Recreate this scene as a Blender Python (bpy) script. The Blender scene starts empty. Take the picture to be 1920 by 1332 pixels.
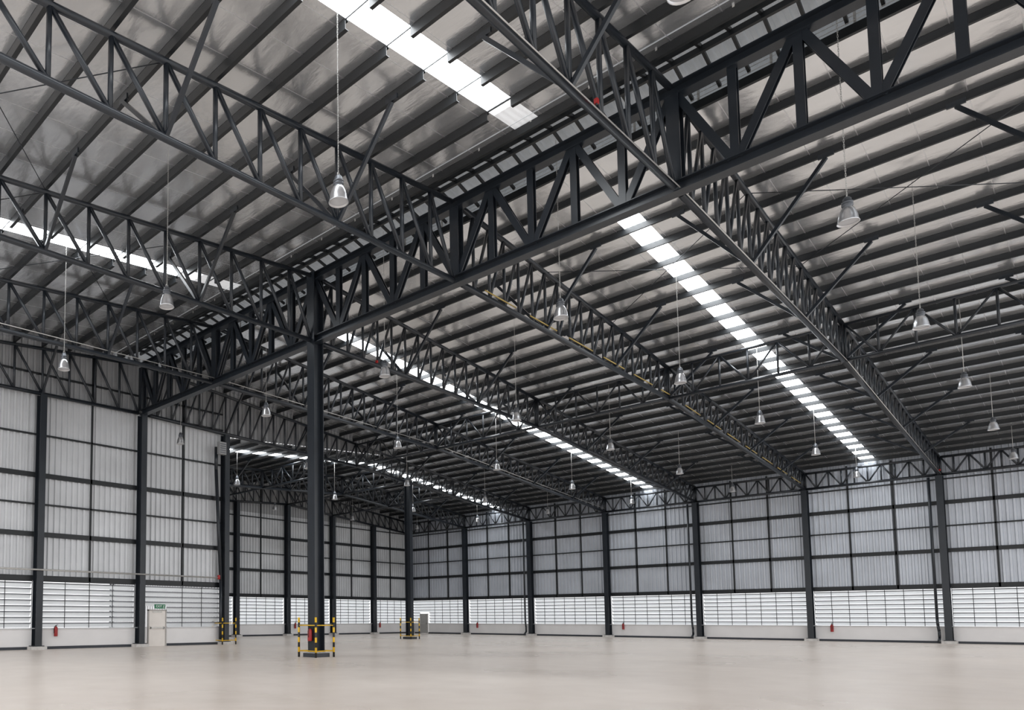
import bpy, math
from mathutils import Vector, Matrix
S=bpy.context.scene
COL=S.collection
# ---------------------------------------------------------------- materials
def new_mat(name):
    m=bpy.data.materials.new(name); m.use_nodes=True
    nt=m.node_tree; return m,nt,nt.nodes['Principled BSDF']
def simple(name,col,rough=.5,metal=0,noise=.12,scale=3.0,emit=None):
    m,nt,b=new_mat(name)
    b.inputs['Roughness'].default_value=rough; b.inputs['Metallic'].default_value=metal
    tc=nt.nodes.new('ShaderNodeTexCoord'); n=nt.nodes.new('ShaderNodeTexNoise')
    n.inputs['Scale'].default_value=scale; n.inputs['Detail'].default_value=4
    nt.links.new(tc.outputs['Object'],n.inputs['Vector'])
    r=nt.nodes.new('ShaderNodeValToRGB')
    r.color_ramp.elements[0].position=.3; r.color_ramp.elements[1].position=.7
    r.color_ramp.elements[0].color=[c*(1-noise) for c in col]+[1]
    r.color_ramp.elements[1].color=[min(1,c*(1+noise)) for c in col]+[1]
    nt.links.new(n.outputs['Fac'],r.inputs['Fac']); nt.links.new(r.outputs['Color'],b.inputs['Base Color'])
    if emit:
        b.inputs['Emission Color'].default_value=list(emit[0])+[1]; b.inputs['Emission Strength'].default_value=emit[1]
    return m
M={}
M['steel']=simple('dark_painted_steel',(.014,.018,.024),.32,0,.15,2)
M['purlin']=simple('dark_purlin_paint',(.010,.012,.014),.42,0,.15,2)
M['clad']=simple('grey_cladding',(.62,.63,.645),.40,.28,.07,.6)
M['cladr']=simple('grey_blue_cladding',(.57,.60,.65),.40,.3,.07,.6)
M['cladd']=simple('upper_cladding_painted_shade',(.36,.365,.375),.42,.25,.07,.6)  # same cladding in a darker grey, upper-wall shade put into the colour
M['plaster']=simple('painted_low_wall',(.82,.805,.80),.7,0,.04,.8)
M['base']=simple('dark_skirting_paint',(.035,.04,.05),.5,0,.1,2)
M['sill']=simple('sill_metal',(.6,.61,.63),.4,.3,.05,2)
M['lip']=simple('louvre_lip_grey',(.26,.27,.29),.5,.1,.05,2)
M['conc']=simple('pedestal_concrete',(.6,.58,.56),.8,0,.15,6)
M['door']=simple('beige_door_paint',(.86,.81,.76),.5,0,.04,2)
M['doorg']=simple('grey_door_paint',(.40,.39,.38),.5,0,.04,2)
M['frame']=simple('door_frame_grey',(.45,.43,.41),.5,0,.05,2)
M['red']=simple('red_enamel',(.36,.015,.015),.35,0,.1,5)
M['black']=simple('black_rubber',(.015,.015,.015),.5,0,.1,5)
M['white']=simple('white_plastic',(.8,.8,.8),.4,0,.03,5)
M['green']=simple('exit_green',(.0,.12,.045),.4,0,.03,5,emit=((.0,.3,.12),.12))
M['yellow']=simple('yellow_paint',(.75,.45,.02),.45,0,.06,5)
M['ypipe']=simple('faded_yellow_pipe_paint',(.38,.27,.07),.45,0,.2,1)
M['alu']=simple('spun_aluminium',(.60,.61,.63),.28,.9,.06,8)
M['cast']=simple('cast_housing_grey',(.12,.13,.145),.4,.6,.1,8)
M['unit']=simple('unit_housing_grey',(.34,.345,.35),.5,.2,.08,4)
M['galv']=simple('galvanised_pipe',(.5,.49,.47),.35,.5,.1,8)
M['vent']=simple('vent_sheet_glow',(.40,.41,.42),.5,.2,.15,1.5,emit=((.9,.95,1),.12))  # faint emission stands in for daylight on the ventilator sheet
def glass_mat(name,em):
    m,nt,b=new_mat(name)
    b.inputs['Base Color'].default_value=(.9,.93,.97,1); b.inputs['Roughness'].default_value=.4
    b.inputs['Emission Color'].default_value=(.93,.97,1,1)
    tc=nt.nodes.new('ShaderNodeTexCoord'); w=nt.nodes.new('ShaderNodeTexWave'); w.bands_direction='Y'
    w.inputs['Scale'].default_value=1.6; w.inputs['Distortion'].default_value=.1
    nt.links.new(tc.outputs['Object'],w.inputs['Vector'])
    mr=nt.nodes.new('ShaderNodeMapRange'); mr.inputs['To Min'].default_value=em*.8; mr.inputs['To Max'].default_value=em*1.15
    nt.links.new(w.outputs['Fac'],mr.inputs['Value']); nt.links.new(mr.outputs['Result'],b.inputs['Emission Strength'])
    return m
M['sky']=glass_mat('translucent_skylight_sheet',15.0)
M['skymid']=glass_mat('skylight_sheet_fade_mid',.8)  # same sheet with weaker emission: first step of the strip's light fading out
M['skydim']=glass_mat('skylight_sheet_fade_dim',.28)  # weakest emission, last step of that fade; sheet colour unchanged
M['lens']=simple('lamp_glass',(.40,.41,.43),.15,0,.03,8)
# louvre blade: diffuse/translucent
m=bpy.data.materials.new('louvre_blade'); m.use_nodes=True; nt=m.node_tree; nt.nodes.clear()
out=nt.nodes.new('ShaderNodeOutputMaterial'); d=nt.nodes.new('ShaderNodeBsdfDiffuse'); t=nt.nodes.new('ShaderNodeBsdfTranslucent')
mx=nt.nodes.new('ShaderNodeMixShader'); mx.inputs[0].default_value=.62
n=nt.nodes.new('ShaderNodeTexNoise'); n.inputs['Scale'].default_value=2; rr=nt.nodes.new('ShaderNodeValToRGB')
rr.color_ramp.elements[0].color=(.80,.815,.82,1); rr.color_ramp.elements[1].color=(.88,.89,.90,1)
nt.links.new(n.outputs['Fac'],rr.inputs['Fac'])
for s in (d,t): nt.links.new(rr.outputs['Color'],s.inputs['Color'])
nt.links.new(d.outputs[0],mx.inputs[1]); nt.links.new(t.outputs[0],mx.inputs[2]); nt.links.new(mx.outputs[0],out.inputs[0])
M['blade']=m
# striped post
m,nt,b=new_mat('black_yellow_stripes')
tc=nt.nodes.new('ShaderNodeTexCoord'); sx=nt.nodes.new('ShaderNodeSeparateXYZ'); mm=nt.nodes.new('ShaderNodeMath'); mm.operation='MODULO'; mm.inputs[1].default_value=.4
gt=nt.nodes.new('ShaderNodeMath'); gt.operation='GREATER_THAN'; gt.inputs[1].default_value=.2
mc=nt.nodes.new('ShaderNodeMixRGB'); mc.inputs[1].default_value=(.015,.015,.015,1); mc.inputs[2].default_value=(.8,.48,.02,1)
nt.links.new(tc.outputs['Object'],sx.inputs[0]); nt.links.new(sx.outputs['Z'],mm.inputs[0]); nt.links.new(mm.outputs[0],gt.inputs[0])
nt.links.new(gt.outputs[0],mc.inputs[0]); nt.links.new(mc.outputs[0],b.inputs['Base Color']); b.inputs['Roughness'].default_value=.4
M['stripe']=m
# foil ceiling
m,nt,b=new_mat('foil_insulation')
b.inputs['Metallic'].default_value=.88
tc=nt.nodes.new('ShaderNodeTexCoord')
n1=nt.nodes.new('ShaderNodeTexNoise'); n1.inputs['Scale'].default_value=.8; n1.inputs['Detail'].default_value=4
n2=nt.nodes.new('ShaderNodeTexNoise'); n2.inputs['Scale'].default_value=5; n2.inputs['Detail'].default_value=6
mpp=nt.nodes.new('ShaderNodeMapping'); mpp.inputs['Scale'].default_value=(1,.4,1); nt.links.new(tc.outputs['Object'],mpp.inputs[0])
for n in (n1,n2): nt.links.new(mpp.outputs[0],n.inputs['Vector'])
cr=nt.nodes.new('ShaderNodeValToRGB'); cr.color_ramp.elements[0].position=.3; cr.color_ramp.elements[1].position=.7
cr.color_ramp.elements[0].color=(.72,.735,.755,1); cr.color_ramp.elements[1].color=(.84,.855,.875,1)
nt.links.new(n1.outputs['Fac'],cr.inputs['Fac'])
sx=nt.nodes.new('ShaderNodeSeparateXYZ'); nt.links.new(tc.outputs['Object'],sx.inputs[0])
ad=nt.nodes.new('ShaderNodeMath'); ad.operation='ADD'; ad.inputs[1].default_value=120; nt.links.new(sx.outputs['Y'],ad.inputs[0])
mo=nt.nodes.new('ShaderNodeMath'); mo.operation='MODULO'; mo.inputs[1].default_value=1.185; nt.links.new(ad.outputs[0],mo.inputs[0])
lt=nt.nodes.new('ShaderNodeMath'); lt.operation='LESS_THAN'; lt.inputs[1].default_value=.025; nt.links.new(mo.outputs[0],lt.inputs[0])
nt.links.new(cr.outputs[0],b.inputs['Base Color'])
rm=nt.nodes.new('ShaderNodeMath'); rm.operation='MULTIPLY_ADD'; rm.inputs[1].default_value=.2; rm.inputs[2].default_value=.22; nt.links.new(lt.outputs[0],rm.inputs[0]); nt.links.new(rm.outputs[0],b.inputs['Roughness'])
bp=nt.nodes.new('ShaderNodeBump'); bp.inputs['Strength'].default_value=.55; bp.inputs['Distance'].default_value=.045
a2=nt.nodes.new('ShaderNodeMath'); a2.operation='MULTIPLY_ADD'; a2.inputs[1].default_value=.35; nt.links.new(n2.outputs['Fac'],a2.inputs[0]); nt.links.new(n1.outputs['Fac'],a2.inputs[2])
a3=nt.nodes.new('ShaderNodeMath'); a3.operation='MULTIPLY_ADD'; a3.inputs[1].default_value=.12; nt.links.new(lt.outputs[0],a3.inputs[0]); nt.links.new(a2.outputs[0],a3.inputs[2])
nt.links.new(a3.outputs[0],bp.inputs['Height']); nt.links.new(bp.outputs[0],b.inputs['Normal'])
M['foil']=m
# floor
m,nt,b=new_mat('polished_concrete_floor')
tc=nt.nodes.new('ShaderNodeTexCoord')
n1=nt.nodes.new('ShaderNodeTexNoise'); n1.inputs['Scale'].default_value=.14; n1.inputs['Detail'].default_value=3; n1.inputs['Roughness'].default_value=.45
n2=nt.nodes.new('ShaderNodeTexNoise'); n2.inputs['Scale'].default_value=1.1; n2.inputs['Detail'].default_value=5
for n in (n1,n2): nt.links.new(tc.outputs['Object'],n.inputs['Vector'])
cr=nt.nodes.new('ShaderNodeValToRGB'); cr.color_ramp.elements[0].position=.25; cr.color_ramp.elements[1].position=.75
cr.color_ramp.elements[0].color=(.68,.59,.52,1); cr.color_ramp.elements[1].color=(.87,.785,.71,1)
mx=nt.nodes.new('ShaderNodeMath'); mx.operation='MULTIPLY_ADD'; mx.inputs[1].default_value=.4
nt.links.new(n2.outputs['Fac'],mx.inputs[0]); 
m3=nt.nodes.new('ShaderNodeMath'); m3.operation='MULTIPLY'; m3.inputs[1].default_value=.6; nt.links.new(n1.outputs['Fac'],m3.inputs[0]); nt.links.new(m3.outputs[0],mx.inputs[2])
nt.links.new(mx.outputs[0],cr.inputs['Fac'])
nt.links.new(cr.outputs[0],b.inputs['Base Color'])
mr=nt.nodes.new('ShaderNodeMapRange'); mr.inputs['From Min'].default_value=.25; mr.inputs['From Max'].default_value=.75; mr.inputs['To Min'].default_value=.24; mr.inputs['To Max'].default_value=.36
nt.links.new(n1.outputs['Fac'],mr.inputs['Value']); nt.links.new(mr.outputs[0],b.inputs['Roughness'])
M['floor']=m
# ---------------------------------------------------------------- mesh building
class B:
    def __init__(s): s.v=[]; s.f=[]; s.sm=[]
    def extr(s,prof,p,q,up=(0,0,1),smooth=False):
        p=Vector(p); q=Vector(q); d=(q-p).normalized(); up=Vector(up)
        if abs(d.dot(up))>.98: up=Vector((1,0,0)) if abs(d.x)<.9 else Vector((0,1,0))
        r=d.cross(up).normalized(); u=r.cross(d).normalized()
        n=len(prof); b0=len(s.v)
        for o in (p,q):
            for (a,c) in prof: s.v.append(tuple(o+r*a+u*c))
        for i in range(n):
            j=(i+1)%n; s.f.append((b0+i,b0+j,b0+n+j,b0+n+i)); s.sm.append(smooth)
        s.f.append(tuple(b0+i for i in reversed(range(n)))); s.sm.append(False)
        s.f.append(tuple(b0+n+i for i in range(n))); s.sm.append(False)
        return s
    def tube(s,p,q,r,n=8): return s.extr([(r*math.cos(2*math.pi*i/n),r*math.sin(2*math.pi*i/n)) for i in range(n)],p,q,smooth=True)
    def bar(s,p,q,w,h,up=(0,0,1)): return s.extr([(-w/2,-h/2),(w/2,-h/2),(w/2,h/2),(-w/2,h/2)],p,q,up)
    def ibeam(s,p,q,w,h,up=(0,0,1),tf=.03,tw=.02):
        a,c,e=w/2,h/2,tw/2
        return s.extr([(-a,-c),(a,-c),(a,-c+tf),(e,-c+tf),(e,c-tf),(a,c-tf),(a,c),(-a,c),(-a,c-tf),(-e,c-tf),(-e,-c+tf),(-a,-c+tf)],p,q,up)
    def chan(s,p,q,w,h,up=(0,0,1),t=.012):
        return s.extr([(0,-h/2),(w,-h/2),(w,-h/2+t*2.5),(w-t,-h/2+t*2.5),(w-t,-h/2+t),(t,-h/2+t),(t,h/2-t),(w-t,h/2-t),(w-t,h/2-t*2.5),(w,h/2-t*2.5),(w,h/2),(0,h/2)],p,q,up)
    def box(s,x0,x1,y0,y1,z0,z1): return s.bar(((x0+x1)/2,y0,(z0+z1)/2),((x0+x1)/2,y1,(z0+z1)/2),x1-x0,z1-z0)
    def lathe(s,prof,c=(0,0,0),n=20,smooth=True):
        b0=len(s.v)
        for (r,z) in prof:
            for i in range(n):
                a=2*math.pi*i/n; s.v.append((c[0]+r*math.cos(a),c[1]+r*math.sin(a),c[2]+z))
        for k in range(len(prof)-1):
            for i in range(n):
                j=(i+1)%n; s.f.append((b0+k*n+i,b0+k*n+j,b0+(k+1)*n+j,b0+(k+1)*n+i)); s.sm.append(smooth)
        return s
    def path(s,pts,r,n=8):
        for i in range(len(pts)-1): s.tube(pts[i],pts[i+1],r,n)
        return s
    def quad(s,a,b,c,d):
        b0=len(s.v); s.v+= [a,b,c,d]; s.f.append((b0,b0+1,b0+2,b0+3)); s.sm.append(False); return s
    def mesh(s,name,mat,loc=(0,0,0)):
        me=bpy.data.meshes.new(name)
        me.from_pydata([(x-loc[0],y-loc[1],z-loc[2]) for x,y,z in s.v],[],s.f)
        me.polygons.foreach_set('use_smooth',s.sm); me.materials.append(M[mat]); me.update()
        return me
def mkobj(name,me,parent=None,loc=(0,0,0)):
    o=bpy.data.objects.new(name,me); COL.objects.link(o); o.location=loc
    if parent: o.parent=parent
    return o
def thing(name,label,cat,loc,group=None):
    e=bpy.data.objects.new(name,None); COL.objects.link(e); e.location=loc; e.empty_display_size=.2
    e['label']=label; e['category']=cat
    if group: e['group']=group
    return e
def part(name,b,mat,th,label=None):
    o=mkobj(name,b.mesh(name,mat,tuple(th.location)),th)
    if label: o['label']=label
    return o
def solo(name,b,mat,label,cat,group=None,loc=(0,0,0)):
    o=mkobj(name,b.mesh(name,mat,loc),None,loc); o['label']=label; o['category']=cat
    if group: o['group']=group
    return o
def struct(name,b,mat,label=None):
    o=mkobj(name,b.mesh(name,mat)); o['kind']='structure'
    if label: o['label']=label
    o['category']=name.split('_')[0]
    return o
def copy_thing(th,loc):
    n=th.copy(); COL.objects.link(n); n.location=loc
    for c in list(th.children):
        k=c.copy(); COL.objects.link(k); k.parent=n
    return n
# ---------------------------------------------------------------- dimensions
XW,Y0,DY,DX,XG=61.5,7.32,7.111,5.857,20.52
Yk=lambda k:Y0+k*DY
Xj=lambda j:XW-j*DX
PN=DX/4
PR=DX/6
YL=Yk(4); YF=Yk(6); XA=Xj(6); XR=Xj(3)
XMIN,YMIN=-.6,-3.5
def ztop(x):
    return 16.04-.08*(XG-x) if x<XG else 16.04-.1*(x-XG)
def zbot(x):
    if x<XG: return 13.05-.006*(XG-x)
    if x<38: return 13.05-(x-XG)/(38-XG)*.57
    return 12.48-(x-38)/(XW-38)*1.9
def zroof(x): return ztop(x)+.36
def ztopA(x): return ztop(x) if x>XR else ztop(XR)-.07*(XR-x)
def zbotA(x): return zbot(x) if x>XR else zbot(XR)-.055*(XR-x)
def zroofA(x): return ztopA(x)+.36
# ---------------------------------------------------------------- setting
struct('floor',B().box(XMIN-6,XW+.6,YMIN-6,YF+.6,-.3,0),'floor','polished beige-grey concrete warehouse floor')
SW=.38
strips_main=[(Yk(.5)-SW,Yk(.5)+SW),(Yk(2.5)-SW,Yk(2.5)+SW)]
strip_a=(Yk(4.5)-SW,Yk(4.5)+SW)
def sheet(b,x0,x1,y0,y1,zf,dz=0):
    b.quad((x0,y0,zf(x0)+dz),(x1,y0,zf(x1)+dz),(x1,y1,zf(x1)+dz),(x0,y1,zf(x0)+dz))
VX0,VX1=XG-1.45,XG+1.4
SKR=24.9
bc=B()
ys=[YMIN]+[v for s in strips_main for v in s]+[YL+.36]
for i in range(0,len(ys),2):
    sheet(bc,XMIN,VX0,ys[i],ys[i+1],zroof); sheet(bc,VX1,XR,ys[i],ys[i+1],zroof); sheet(bc,XR,XW+.4,ys[i],ys[i+1],zroof)
sheet(bc,XR,XW+.4,YL+.36,strip_a[0],zroof); sheet(bc,XR,XW+.4,strip_a[1],YF+.36,zroof)
for s in strips_main: sheet(bc,VX1,SKR,s[0],s[1],zroof)
sheet(bc,XA-.1,XR,YL+.36,strip_a[0],zroofA); sheet(bc,XA-.1,XR,strip_a[1],YF+.36,zroofA); sheet(bc,XA-.1,XA+1.2,strip_a[0],strip_a[1],zroofA)
struct('ceiling',bc,'foil','silver foil-faced insulation under a metal roof')
nwin=0
def win():
    global nwin; nwin+=1; return 'window_%d'%nwin
for s,SKL in zip(strips_main,(17.0,16.1)):
    b=B(); sheet(b,XMIN,SKL,s[0],s[1],zroof); struct(win(),b,'sky','bright translucent roof skylight strip')
    b=B(); sheet(b,SKL,SKL+.95,s[0],s[1],zroof); struct(win(),b,'skymid','end of a translucent roof skylight strip, glow stepped down')
    b=B(); sheet(b,SKL+.95,VX0,s[0],s[1],zroof); struct(win(),b,'skydim','end of a translucent roof skylight strip, glow stepped down')
    b=B(); sheet(b,SKR,XW+.4,s[0],s[1],zroof); struct(win(),b,'sky','bright translucent roof skylight strip')
b=B(); sheet(b,XA+1.2,XR,strip_a[0],strip_a[1],zroofA); sheet(b,XR,XW+.4,strip_a[0],strip_a[1],zroofA); struct(win(),b,'sky','bright translucent roof skylight strip')
# ridge ventilator
rv=thing('ridge_ventilator','pale corrugated ridge ventilator, faint glow added to its cover, running above the main girder','roof vent',(XG,YMIN,16.4))
b=B(); per=.25
for sgn,xe in ((-1,VX0-.3),(1,VX1+.3)):
    y=YMIN; zi=16.98; ze=16.62
    while y<YL+.3:
        pr=[(y,0),(y+.1,0),(y+.13,.05),(y+.22,.05),(y+.25,0)]
        for i in range(4):
            (a,za),(c,zc)=pr[i],pr[i+1]
            b.quad((XG,a,zi+za),(xe,a,ze+za),(xe,c,ze+zc),(XG,c,zi+zc))
        y+=per
    b.quad((xe,YMIN,ze+.06),(xe,YL+.3,ze+.06),(xe,YL+.3,zroof(xe)-.02),(xe,YMIN,zroof(xe)-.02))
for yy in (YMIN,YL+.33): b.quad((VX0-.3,yy,16.1),(VX1+.3,yy,16.1),(VX1+.3,yy,17.0),(VX0-.3,yy,17.0))
part('ventilator_cover',b,'vent',rv)
b=B()
for x in (VX0,VX1):
    for i in range(2): 
        z=zroof(x)+.1+i*.13
        b.bar((x,YMIN,z),(x,YL+.3,z),.09,.012,up=(.6 if x<XG else -.6,0,1))
    yy=YMIN
    while yy<YL+.4:
        b.bar((x,yy,zroof(x)-.05),(x,yy,16.62),.05,.05); yy+=DY/4
part('ventilator_louvre',b,'galv',rv)
b=B(); yy=Y0-8*DY/5
while yy<YL+.1:
    b.bar((VX0,yy,zroof(VX0)+.12),(XG,yy,16.8),.07,.1); b.bar((XG,yy,16.8),(VX1,yy,zroof(VX1)+.12),.07,.1); yy+=DY/10
for x,z in ((XG-.7,16.5),(XG+.7,16.5),(XG,16.7)): b.bar((x,YMIN,z),(x,YL+.3,z),.1,.16)
part('ventilator_frame',b,'purlin',rv)
# cladding
def clad(axis,s0,s1,off,zb,zt,inward,name,mat,label):
    b=B(); per=.32; s=s0
    def P(s,o,z): return (s,off+inward*o,z) if axis=='x' else (off+inward*o,s,z)
    while s<s1-.001:
        e=min(per,s1-s); k=e/per
        pr=[(s,0),(s+.15*k,0),(s+.175*k,.10),(s+.275*k,.10),(s+e,0)]
        for i in range(4):
            (a,oa),(c,oc)=pr[i],pr[i+1]
            b.quad(P(a,oa,zb(a) if callable(zb) else zb),P(c,oc,zb(c) if callable(zb) else zb),P(c,oc,zt(c)),P(a,oa,zt(a)))
        s+=per
    return struct(name,b,mat,label)
ZS,ZL=1.03,3.46
clad('x',XMIN,XA+.1,YL+.34,ZL,lambda x:13.2,-1,'wall_left','clad','grey ribbed metal wall cladding')
clad('x',XMIN,XA+.1,YL+.34,13.2,zroof,-1,'wall_left_upper','cladd','grey ribbed cladding behind the roof truss, shade painted into its colour')
clad('y',YMIN,YF+.36,XW+.38,ZL,lambda y:10.9,-1,'wall_right','cladr','blue-grey ribbed metal wall cladding')
clad('y',YMIN,YF+.36,XW+.38,10.9,lambda y:zroof(XW+.38),-1,'wall_right_upper','cladr','blue-grey ribbed cladding behind the eaves truss')
clad('x',XA-.1,XW+.38,YF+.36,ZL,lambda x:11.0,-1,'wall_back','clad','grey ribbed metal wall cladding')
clad('x',XA-.1,XW+.38,YF+.36,11.0,zroofA,-1,'wall_back_upper','cladd','grey ribbed cladding behind the roof truss, shade painted into its colour')
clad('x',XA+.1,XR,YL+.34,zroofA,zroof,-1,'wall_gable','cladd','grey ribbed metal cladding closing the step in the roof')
clad('y',YL+.34,YF+.36,XA-.1,0,lambda y:zroofA(XA),1,'wall_return','clad','grey ribbed metal wall cladding')
# low walls, sills, skirtings
D1=(21.12,22.32); D2=(YF-2.2,YF-1.2)
def lowwall(axis,s0,s1,face,d,nm,gaps):
    segs=[];a=s0
    for g in gaps: segs.append((a,g[0])); a=g[1]
    segs.append((a,s1))
    for bname,mat,(o0,o1),(z0,z1) in ((('wall_'+nm+'_lower'),'plaster',(0,.25),(0,ZS)),(('baseboard_'+nm),'base',(-.03,0),(0,.14)),(('trim_sill_'+nm),'sill',(-.06,.25),(ZS,ZS+.05))):
        b=B()
        for (u,v) in segs:
            f0,f1=sorted((face+d*o0,face+d*o1))
            if axis=='x': b.box(u,v,f0,f1,z0,z1)
            else: b.box(f0,f1,u,v,z0,z1)
        struct(bname,b,mat)
lowwall('x',XMIN,XA,YL+.16,1,'left',[(D1[0]-.06,D1[1]+.06)])
lowwall('x',XA,XW+.2,YF+.16,1,'back',[])
lowwall('y',YMIN,YF+.16,XW+.18,1,'right',[(D2[0]-.06,D2[1]+.06)])
# louvre windows
def louvre(axis,s0,s1,off,nm=5,door=None):
    e=bpy.data.objects.new(win(),None); COL.objects.link(e); e['kind']='structure'; e['category']='window'; e['label']='white translucent louvred wall opening with dark mullions'
    P=(lambda s,o,z:(s,off+o,z)) if axis=='x' else (lambda s,o,z:(off+o,s,z))
    e.location=P((s0+s1)/2,0,ZS)
    b=B(); bl=B(); nb=8; h=(ZL-ZS-.1)/nb
    segs=[(s0,s1,0)]
    if door: segs=[(s0,door[0]-.1,0),(door[1]+.1,s1,0),(door[0]-.1,door[1]+.1,1)]
    for (u,v,up) in segs:
        if v-u<.1: continue
        for i in range(nb):
            z=ZS+.05+h*(i+.5)
            if up and z<2.3: continue
            q=(-.08,h*.44)
            C=P(0,q[0],q[1]); o0=P(0,0,0)
            upv=(C[0]-o0[0],C[1]-o0[1],C[2]-o0[2]); L=math.hypot(*q)
            b.extr([(-.006,-L),(.006,-L),(.006,L),(-.006,L)],P(u,.14,z),P(v,.14,z),up=upv)
            bl.bar(P(u,.14-.085,z+h*.42-.03),P(v,.14-.085,z+h*.42-.03),.014,.065)
    part('louvre_blades',b,'blade',e)
    part('blade_edges',bl,'lip',e)
    b=B()
    for i in range(nm+2):
        s=s0+(s1-s0)*i/(nm+1)
        if door and door[0]-.1<s<door[1]+.1: continue
        b.bar(P(s,-.02,ZS+.05),P(s,-.02,ZL),.03,.03)
    b.bar(P(s0,-.02,ZL),P(s1,-.02,ZL),.06,.06); 
    part('window_frame',b,'purlin',e)
for j in range(6,11): louvre('x',max(Xj(j+1)+.2,XMIN),Xj(j)-.2,YL+.2,3,(D1 if j==6 else None))
for j in range(0,6): louvre('x',Xj(j+1)+.2,Xj(j)-.2,YF+.2,4)
for k in range(-1,6): louvre('y',Yk(k)+.2,Yk(k+1)-.2,XW+.22,6,(D2 if k==5 else None))
# doors
def door(nm,axis,s0,s1,off,lab,mat,ml):
    e=bpy.data.objects.new(nm,None); COL.objects.link(e); e['kind']='structure'; e['category']='door'; e['label']=lab
    P=(lambda s,o,z:(s,off+o,z)) if axis=='x' else (lambda s,o,z:(off+o,s,z))
    e.location=P((s0+s1)/2,0,0)
    def bx(b,a,c,o0,o1,z0,z1):
        if axis=='x': b.box(a,c,off+o0,off+o1,z0,z1)
        else: b.box(off+o0,off+o1,a,c,z0,z1)
    b=B(); bx(b,s0,s0+.06,-.04,.1,0,2.06); bx(b,s1-.06,s1,-.04,.1,0,2.06); bx(b,s0,s1,-.04,.1,2.0,2.07); part('door_frame',b,'frame',e)
    b=B(); bx(b,s0+.06,s1-.06,0,.05,.01,2.0); part('door_leaf',b,mat,e,ml)
    b=B(); bx(b,s0+.14,s1-.14,-.07,-.03,1.0,1.06); bx(b,s0+.14,s0+.2,-.07,0,.96,1.1); bx(b,s1-.2,s1-.14,-.07,0,.96,1.1); part('push_bar',b,'galv',e)
    b=B(); bx(b,s0+.3,s1-.3,-.03,0,1.9,1.97); part('door_closer',b,'galv',e)
door('door_1','x',D1[0],D1[1],YL+.12,'beige steel emergency exit door in low wall','door','beige painted steel door leaf')
door('door_2','y',D2[0],D2[1],XW+.14,'grey steel door near the wall corner','doorg','grey painted steel door leaf')
# exit sign
ex=thing('exit_sign','green illuminated EXIT sign above the beige door','sign',(21.85,YL+.05,2.22))
part('sign_housing',B().box(21.54,22.2,YL+.04,YL+.14,2.12,2.36),'green',ex)
def text(body,size,loc,rot,mat,parent):
    c=bpy.data.curves.new('t','FONT'); c.body=body; c.size=size; c.extrude=.004; c.align_x='CENTER'; c.align_y='CENTER'
    o=bpy.data.objects.new('t',c); COL.objects.link(o); bpy.context.view_layer.update()
    me=bpy.data.meshes.new_from_object(o.evaluated_get(bpy.context.evaluated_depsgraph_get())); bpy.data.objects.remove(o)
    me.materials.clear(); me.materials.append(M[mat])
    t=mkobj('sign_lettering',me,parent); t.location=Vector(loc)-parent.location; t.rotation_euler=rot; return t
text('EXIT',.2,(21.79,YL+.03,2.24),(math.pi/2,0,0),'white',ex)
b=B(); xo=.12; zo=-.06
b.lathe([(0.001,-.02),(.02,-.01),(.02,.01),(.001,.02)],(21.98+xo,YL+.03,2.37+zo),8)
for (a,c,d,e_,w) in ((21.98,2.35,21.96,2.28,.03),(21.96,2.28,22.02,2.21,.02),(21.96,2.28,21.92,2.21,.02),(21.92,2.32,22.03,2.32,.015)):
    b.bar((a+xo,YL+.03,c+zo),(d+xo,YL+.03,e_+zo),.008,w)
part('running_figure',b,'white',ex)
# ---------------------------------------------------------------- columns
def column(x,y,z1,label,w=.34,h=.52,rot=False,grp='perimeter steel columns',ped='conc'):
    th=thing('steel_column',label,'column',(x,y,0),grp)
    b=B(); b.ibeam((x,y,.2),(x,y,z1),w,h,up=(1,0,0) if not rot else (0,1,0),tf=.035,tw=.06)
    part('column_shaft',b,'steel',th)
    part('column_base_plate',B().box(x-.3,x+.3,y-.26,y+.26,.16,.2),'steel' if ped=='conc' else 'conc',th)
    part('pedestal',B().box(x-.4,x+.4,y-.36,y+.36,0,.16),ped,th)
    return th
for k in range(-1,7): column(XW-.1,Yk(k) if k<6 else YF-.1,zbot(XW),'dark grey steel I-section column on a concrete pedestal against the wall')
for j in (7,8,9,10): column(Xj(j),YL-.08,zbot(Xj(j)) if j>7 else 13.02,'dark grey steel I-section column standing against the louvred wall',rot=True)
for j in (1,2,3,4,5,6): column(Xj(j),YF-.08,zbotA(Xj(j)),'dark grey steel I-section column standing against the louvred wall',rot=True)
column(XG,Yk(2),13.02,'dark steel column carrying the main girder, inside a striped guard',w=.42,h=.54,grp=None,ped='base')
column(XA,YL,zbot(XA),'dark steel column at the end of the wall, inside a striped guard',rot=True,grp=None)
column(XR,YL,zbot(XR),'freestanding dark steel column inside a striped guard',rot=True,grp=None,ped='base')
column(XG,Yk(0)-DY*1.5,13.02,'dark steel column carrying the main girder',grp=None)
# guards
def guard(x,y):
    th=thing('column_guard','black and yellow striped pipe guard around a column base','barrier',(x,y,0),'column guards')
    a=.5
    for sx_,sy_ in ((-1,-1),(1,-1),(1,1),(-1,1)):
        o=part('guard_post',B().tube((x+sx_*a,y+sy_*a,0),(x+sx_*a,y+sy_*a,1.6),.045,10),'stripe',th)
    for z in (.25,1.28):
        for (p,q) in (((-a,-a),(a,-a)),((a,-a),(a,a)),((a,a),(-a,a)),((-a,a),(-a,-a))):
            part('guard_rail',B().tube((x+p[0],y+p[1],z),(x+q[0],y+q[1],z),.022,8),'yellow',th,'yellow rail')
    return th
guard(XG,Yk(2)); guard(XA,YL-.0); guard(XR,YL)
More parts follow.
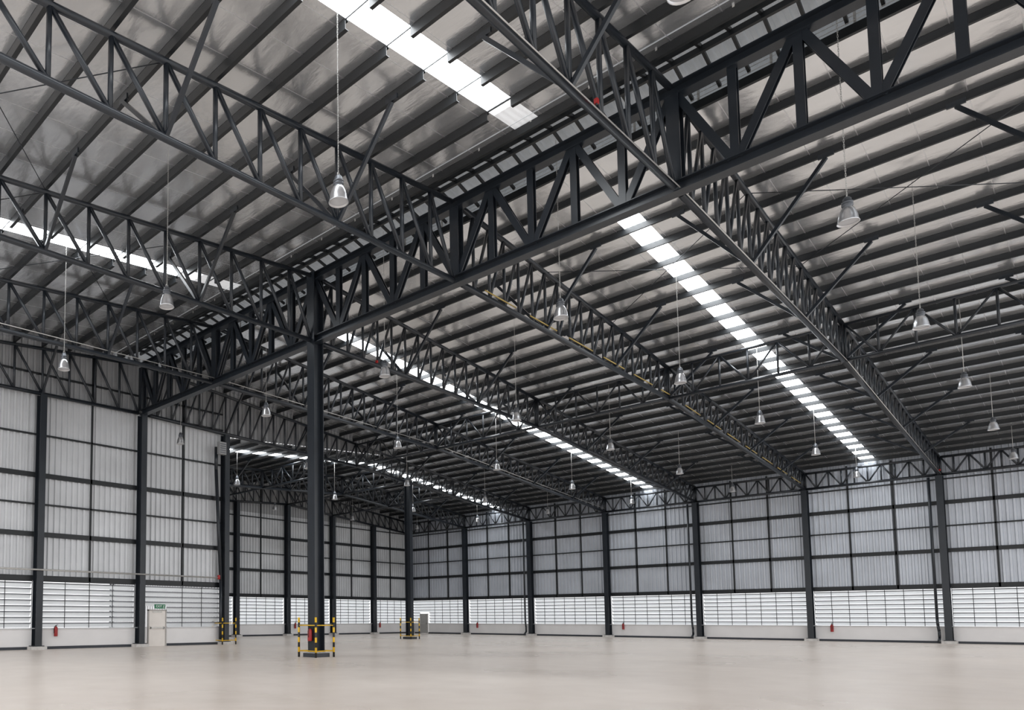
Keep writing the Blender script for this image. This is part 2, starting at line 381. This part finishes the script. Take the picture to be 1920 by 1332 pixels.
# ---------------------------------------------------------------- trusses
STL='steel'
def tr(name,label,cat,P,nodes,zt,zb,mode,rc=.075,rw=.05,grp=None,start_skip=False):
    th=thing(name,label,cat,P(nodes[0],zb(nodes[0])),grp)
    n=len(nodes)
    bt=B(); bb=B()
    brk=sorted(set([nodes[0],nodes[-1]]+[s for s in nodes if abs(s-Xj(4))<.2 or abs(s-XR)<.2])) if mode=='pratt' else [nodes[0],nodes[-1]]
    for i in range(len(brk)-1):
        bt.tube(P(brk[i],zt(brk[i])-rc),P(brk[i+1],zt(brk[i+1])-rc),rc,10); bb.tube(P(brk[i],zb(brk[i])+rc),P(brk[i+1],zb(brk[i+1])+rc),rc*1.1,10)
    part('top_chord',bt,STL,th); part('bottom_chord',bb,STL,th)
    for i,s in enumerate(nodes):
        if i==0 and start_skip: pass
        elif i<n: part('vertical_strut',B().tube(P(s,zb(s)+rc),P(s,zt(s)-rc),rw,8),STL,th)
        if i<n-1:
            s2=nodes[i+1]
            if mode=='pratt': a,c=(s2,zt(s2)-rc),(s,zb(s)+rc)
            else:
                a,c=((s,zt(s)-rc),(s2,zb(s2)+rc)) if i%2==0 else ((s,zb(s)+rc),(s2,zt(s2)-rc))
            part('diagonal_strut',B().tube(P(*a),P(*c),rw,8),STL,th)
    return th
def fly(th,x,y,side,zbf,zrf):
    b=B(); p=(x,y,zbf(x)+.08); q=(x,y+side*2.1,zrf(x)-.3)
    b.bar(p,q,.1,.1); b.bar((x,y+side*1.9,zrf(x)-.22),(x,y+side*2.3,zrf(x)-.22),.06,.14)
    part('fly_brace',b,STL,th)
leftN=[XG-.25]+[XG-PN*i for i in range(1,15)]
rightN=[XG+.25]+[XG+PR*i for i in range(1,42)]+[XW-.05]
for k in range(-1,5):
    y=Yk(k)
    P=lambda s,z,y=y:(s,y,z)
    t=tr('roof_truss','dark steel tube roof truss deepening towards the main girder','roof truss',P,leftN,ztop,zbot,'pratt',.088,.066,'tube roof trusses',start_skip=True)
    for i in (4,8,12):
        for sd in ((-1,1) if k<4 else (-1,)): fly(t,XG-PN*i,y,sd,zbot,zroof)
    t=tr('roof_truss','long dark steel tube roof truss sloping down to the wall','roof truss',P,rightN,ztop,zbot,'pratt',.095,.058,'tube roof trusses',start_skip=True)
    for i in range(6,42,6):
        for sd in ((-1,1) if k<4 else (-1,)): fly(t,XG+PR*i,y,sd,zbot,zroof)
annN=[XW-.05]+[XW-PR*i for i in range(1,37)]
for k in (5,6):
    y=Yk(k)
    P=lambda s,z,y=y:(s,y,z)
    t=tr('annex_roof_truss','dark steel tube truss under the lower roof','roof truss',P,annN,ztopA,zbotA,'pratt',.09,.055,'tube roof trusses')
    if k==5:
        for i in range(6,36,6):
            for sd in (-1,1): fly(t,XW-PR*i,y,sd,zbotA,zroofA)
# longitudinal trusses
X4=Xj(4)
def nsk(k,n=6): return [Yk(k)+.1]+[Yk(k)+DY*i/n for i in range(1,n)]+[Yk(k+1)-.1]
for k in range(-1,4):
    tr('bridging_truss','slim dark tube bridging truss between two roof trusses','roof truss',lambda s,z:(X4,s,z),nsk(k),lambda s:ztop(X4)-.12,lambda s:zbot(X4),'warren',.07,.046,'bridging trusses')
for xx in (XR,Xj(4.5),Xj(2)):
  for k in (4,5):
    tr('bridging_truss','slim dark tube bridging truss between two roof trusses','roof truss',lambda s,z:(xx,s,z),nsk(k),lambda s:ztopA(xx)-.12,lambda s:zbotA(xx),'warren',.07,.05,'bridging trusses')
for k in range(-1,6):
    tr('eaves_truss','dark tube eaves truss along the top of the wall','roof truss',lambda s,z:(XW-.1,s,z),nsk(k,10),lambda s:ztop(XW)-.1,lambda s:zbot(XW),'warren',.08,.05,'eaves trusses')
# main girder
gd=thing('main_girder','deep dark steel girder of heavy rolled sections under the ridge','girder',(XG,Yk(2),13.03))
ya,yb=Yk(0)-8*DY/5,YL
part('top_chord',B().ibeam((XG,ya,15.9),(XG,yb,15.9),.34,.32),STL,gd)
part('bottom_chord',B().ibeam((XG,ya,13.18),(XG,yb,13.18),.36,.31),STL,gd)
for n in range(-8,21):
    y=Yk(0)+n*DY/5
    w_,h_=(.2,.2) if n%5 else (.34,.32)
    za,zb_=13.3,15.8
    if n==10: w_,h_,za,zb_=.44,.56,13.025,16.05
    part('vertical_strut',B().ibeam((XG,y,za),(XG,y,zb_),w_,h_,up=(1,0,0),tw=.03),STL,gd)
    if n<20:
        y2=y+DY/5
        (z1,z2)=(15.78,13.32) if n%2==0 else (13.32,15.78)
        part('diagonal_strut',B().ibeam((XG,y+.08,z1),(XG,y2-.08,z2),.2,.18,up=(1,0,0),tw=.03),STL,gd)
# ---------------------------------------------------------------- purlins
def purlin(x,y0,y1,zr,cuts=(),w=.1,h=.24):
    b=B(); z=zr(x)-h/2-.01; a=y0
    for (u,v) in cuts:
        b.chan((x,a,z),(x,u,z),w,h); b.bar((x,u,z+.1),(x,v,z+.1),.03,.03); a=v
    b.chan((x,a,z),(x,y1,z),w,h)
    solo('roof_purlin',b,'purlin','dark steel channel purlin fixed under the foil-lined roof','purlin','roof purlins',loc=(x,y0,z))
for i in range(1,15):
    if XG-PN*i<VX0-.2: purlin(XG-PN*i,YMIN,YL+.3,zroof,strips_main,.11,.26)
purlin(VX0-.02,YMIN,YL+.3,zroof)
purlin(VX1-.05,YMIN,YL+.3,zroof)
for i in range(2,29):
    x=XG+PN*i-(.05 if i==28 else 0)
    purlin(x,YMIN,(YL+.3) if x<XR-.2 else YF+.3,zroof,(),.08,.22)
for i in range(12,25):
    x=XW-PN*i+(.1 if i==24 else 0)
    purlin(x,YL+.37,YF+.3,zroofA,(),.08,.22)
# ---------------------------------------------------------------- girts / studs
def girts(axis,s0,s1,off,zt,label,studs,thick,thin):
    P=(lambda s,z:(s,off,z)) if axis=='x' else (lambda s,z:(off,s,z))
    for z,h in [(a,.25) for a in thick]+[(a,.09) for a in thin]:
        solo('wall_girt',B().bar(P(s0,z),P(s1,z),.1,h),'purlin','dark steel horizontal girt across the metal cladding','girt','wall girts',loc=P(s0,z))
    for s in studs:
        solo('wall_stud',B().bar(P(s,ZL),P(s,zt(s)-.3),.1,.1),'purlin','slim dark vertical rail behind the metal cladding','rail','wall rails',loc=P(s,ZL))
girts('x',XMIN,XA-.05,YL+.22,zroof,'',[Xj(j)-DX/2 for j in range(6,11)],(3.62,5.85,8.9),(7.4,11.0,13.2,14.2))
girts('x',XA+.1,XW+.2,YF+.24,zroofA,'',[Xj(j)-DX/2 for j in range(0,6)],(3.62,5.85,8.9),(7.4,10.6))
girts('y',YMIN,YF+.2,XW+.26,lambda y:zroof(XW),'',[Yk(k)+DY*f for k in range(-1,6) for f in (1/3,2/3)],(3.62,5.85,8.9),(7.4,10.4))
# ---------------------------------------------------------------- lamps
def chain(b,p,z1,fancy):
    x,y,z=p
    if not fancy: b.tube((x,y,z),(x,y,z1),.01,6); return
    i=0; L=.07
    while z<z1:
        a=(.011,0) if i%2 else (0,.011)
        for s in (-1,1): b.tube((x+s*a[0],y+s*a[1],z),(x+s*a[0],y+s*a[1],z+L),.004,4)
        for zz in (z,z+L): b.tube((x-a[0],y-a[1],zz),(x+a[0],y+a[1],zz),.004,4)
        z+=L*.85; i+=1
def lamp(x,z,chtop,fancy):
    loc=(x,Yk(-.5),z)
    th=thing('high_bay_lamp','silver bell-shaped high bay lamp hanging on a chain','lamp',loc,'high bay lamps')
    y=loc[1]
    b=B(); b.lathe([(.085,.22),(.12,.19),(.16,.1),(.19,-.01),(.207,-.13),(.222,-.16),(.212,-.16),(.183,-.02),(.145,.09),(.1,.18)],loc,24); part('reflector',b,'alu',th)
    b=B(); b.lathe([(.001,-.12),(.1,-.13),(.2,-.125)],loc,24); part('lamp_glass',b,'lens',th)
    b=B(); b.lathe([(.001,.46),(.05,.46),(.085,.42),(.09,.34),(.115,.34),(.115,.31),(.09,.31),(.09,.28),(.115,.28),(.115,.25),(.09,.25),(.09,.2)],loc,16); part('gear_housing',b,'cast',th)
    b=B(); b.path([(x-.03,y,z+.45),(x-.03,y,z+.52),(x+.03,y,z+.52),(x+.03,y,z+.45)],.008,6); chain(b,(x,y,z+.5),chtop,fancy); part('suspension_chain',b,'galv',th)
    return th
LX=[11.088,20.80,30.0,39.46,48.92,58.38]
LZ=[10.9,10.95,10.88,10.96,10.85,10.79]
for i,(x,z) in enumerate(zip(LX,LZ)):
    top=zroof(x)-.08 if i!=1 else 16.45
    th=lamp(x,z,top,i<3)
    ks=list(range(0,4))
    if i>=4: ks=list(range(0,6))
    for k in ks:
        copy_thing(th,(x,Yk(k+.5),z))
for x in (30.0,39.46):
    th=lamp(x,10.88,zroofA(x)-.05,False); th.location=(x,Yk(4.5),10.88)
    copy_thing(th,(x,Yk(5.5),10.88))
# ---------------------------------------------------------------- small things
def ext(x,y):
    th=thing('fire_extinguisher','red fire extinguisher with black hose mounted on the wall','fire extinguisher',(x,y,.65),'fire extinguishers')
    part('cylinder_body',B().lathe([(.001,0),(.085,0),(.09,.03),(.09,.4),(.07,.47),(.03,.5),(.001,.5)],(x,y,.65),14),'red',th)
    b=B(); b.lathe([(.03,.49),(.03,.56),(.001,.57)],(x,y,.65),8); b.bar((x-.02,y,1.21),(x+.1,y,1.25),.03,.015); b.bar((x-.02,y,1.19),(x+.1,y,1.19),.03,.012); part('valve_handle',b,'black',th)
    part('hose',B().path([(x,y,1.18),(x-.1,y-.04,1.16),(x-.13,y-.05,1.0),(x-.12,y-.05,.8)],.014,6),'black',th)
    return th
ext(15.7,YL+.05)
ext(45.0,YF+.05); ext(56.7,YF+.05)
for y in (41.7,27.5,13.3): ext(XW+.06,y)
ext(XG-.38,Yk(2)-.02)['label']='red fire extinguisher with black hose fixed to a steel column'
for k in (0,2,4):
    y=Yk(k)+.5; x=XW-.32
    solo('downpipe',B().path([(x,y,10.5),(x,y,1.5),(x,y-.02,1.1),(x,y-.06,.75),(x,y-.06,.35),(x-.35,y-.06,.08)],.075,10),'steel','dark rainwater downpipe beside a wall column','pipe','downpipes',loc=(x,y,.08))
solo('downpipe',B().path([(XA-.75,YL-.1,12.0),(XA-.75,YL-.1,10.6),(XA-.35,YL-.1,3.8),(XA-.35,YL-.1,.3)],.11,10),'steel','dark rainwater downpipe leaning beside the end column','pipe','downpipes',loc=(XA-.35,YL-.1,.3))
jb=thing('wall_unit','small pale grey ventilation unit mounted high beside the end column','ventilation unit',(XA-.55,YL-.5,11.8))
part('unit_housing',B().box(XA-.85,XA-.35,YL-.6,YL-.35,11.5,12.25),'unit',jb)
b=B()
for i in range(5): b.box(XA-.8,XA-.4,YL-.63,YL-.6,11.58+i*.13,11.62+i*.13)
part('unit_grille',b,'cast',jb)
th=thing('sprinkler_pipe','horizontal galvanised pipe with red valve end along the wall','pipe',(13,YL-.45,4.0))
part('pipe_run',B().tube((4,YL-.45,4.0),(25.6,YL-.45,4.0),.045,8),'galv',th)
part('valve',B().tube((25.6,YL-.45,3.9),(25.6,YL-.45,4.15),.09,10),'red',th)
th=thing('gas_pipe','thin faded yellow pipe running along a roof truss','pipe',(21.5,Yk(1)+.12,13.3))
for i in range(13):
    xa=22+i*3; xb=xa+2.0
    if xa<X4<xb: xb=X4
    part('pipe_length',B().tube((xa,Yk(1)-.13,zbot(xa)+.24),(xb,Yk(1)-.13,zbot(xb)+.24),.024,8),'ypipe',th)
solo('conduit',B().path([(x,Yk(0)-.14,zbot(x)+.02) for x in (5,20.5,38.07,61)],.016,6),'galv','thin pale conduit running along a roof truss','pipe',loc=(5,Yk(0)-.14,13.3))
solo('conduit',B().path([(x,Yk(3)-.14,zbot(x)+.28) for x in (3,20.5,38.07,61)],.018,6),'galv','thin pale conduit running along a roof truss','pipe',loc=(3,Yk(3)-.14,13.3))
for (x,k) in ((15.6,0),(24.2,2),(60.6,0)):
    y=Yk(k)-.15; z=zbot(x)+.16
    bd=thing('beam_detector','small red fire detector box fixed to a truss chord','detector',(x,y,z),'fire detectors')
    part('detector_body',B().box(x-.045,x+.045,y-.04,y+.04,z-.05,z+.06),'red',bd)
    part('detector_lens',B().lathe([(.025,0),(.02,-.03),(.001,-.035)],(x,y,z-.05),10),'black',bd)
# roof bracing rods
for (xa,xb,k) in ((3.0,8.8,1),(3.0,8.8,2),(8.8,14.7,2),(26.4,32.2,0),(26.4,32.2,-1)):
    ya_,yb_=Yk(k),Yk(k+1)
    b=B(); b.tube((xa,ya_,ztop(xa)-.05),(xb,yb_,ztop(xb)-.05),.014,6); solo('bracing_rod',b,'steel','thin steel roof bracing rod between trusses','rod','roof bracing rods',loc=(xa,ya_,ztop(xa)))
    b=B(); b.tube((xa,yb_,ztop(xa)-.09),(xb,ya_,ztop(xb)-.09),.014,6); solo('bracing_rod',b,'steel','thin steel roof bracing rod between trusses','rod','roof bracing rods',loc=(xa,yb_,ztop(xa)))
# ---------------------------------------------------------------- light
w=bpy.data.worlds.new('World'); S.world=w; w.use_nodes=True
bg=w.node_tree.nodes['Background']; bg.inputs['Color'].default_value=(.98,.985,1,1); bg.inputs['Strength'].default_value=1.65
S.view_settings.view_transform='Standard'
# ---------------------------------------------------------------- camera
cam=bpy.data.cameras.new('camera'); co=bpy.data.objects.new('camera',cam); COL.objects.link(co)
cam.sensor_width=36; cam.sensor_fit='HORIZONTAL'; cam.lens=1362.876*36/1920
cam.shift_x=(960-520.346)/1920; cam.shift_y=(1063.428-666)/1920
co.location=(0,0,1.55); co.rotation_euler=(math.radians(90+4.078),0,math.radians(49.433-90)); cam.clip_end=400
S.camera=co
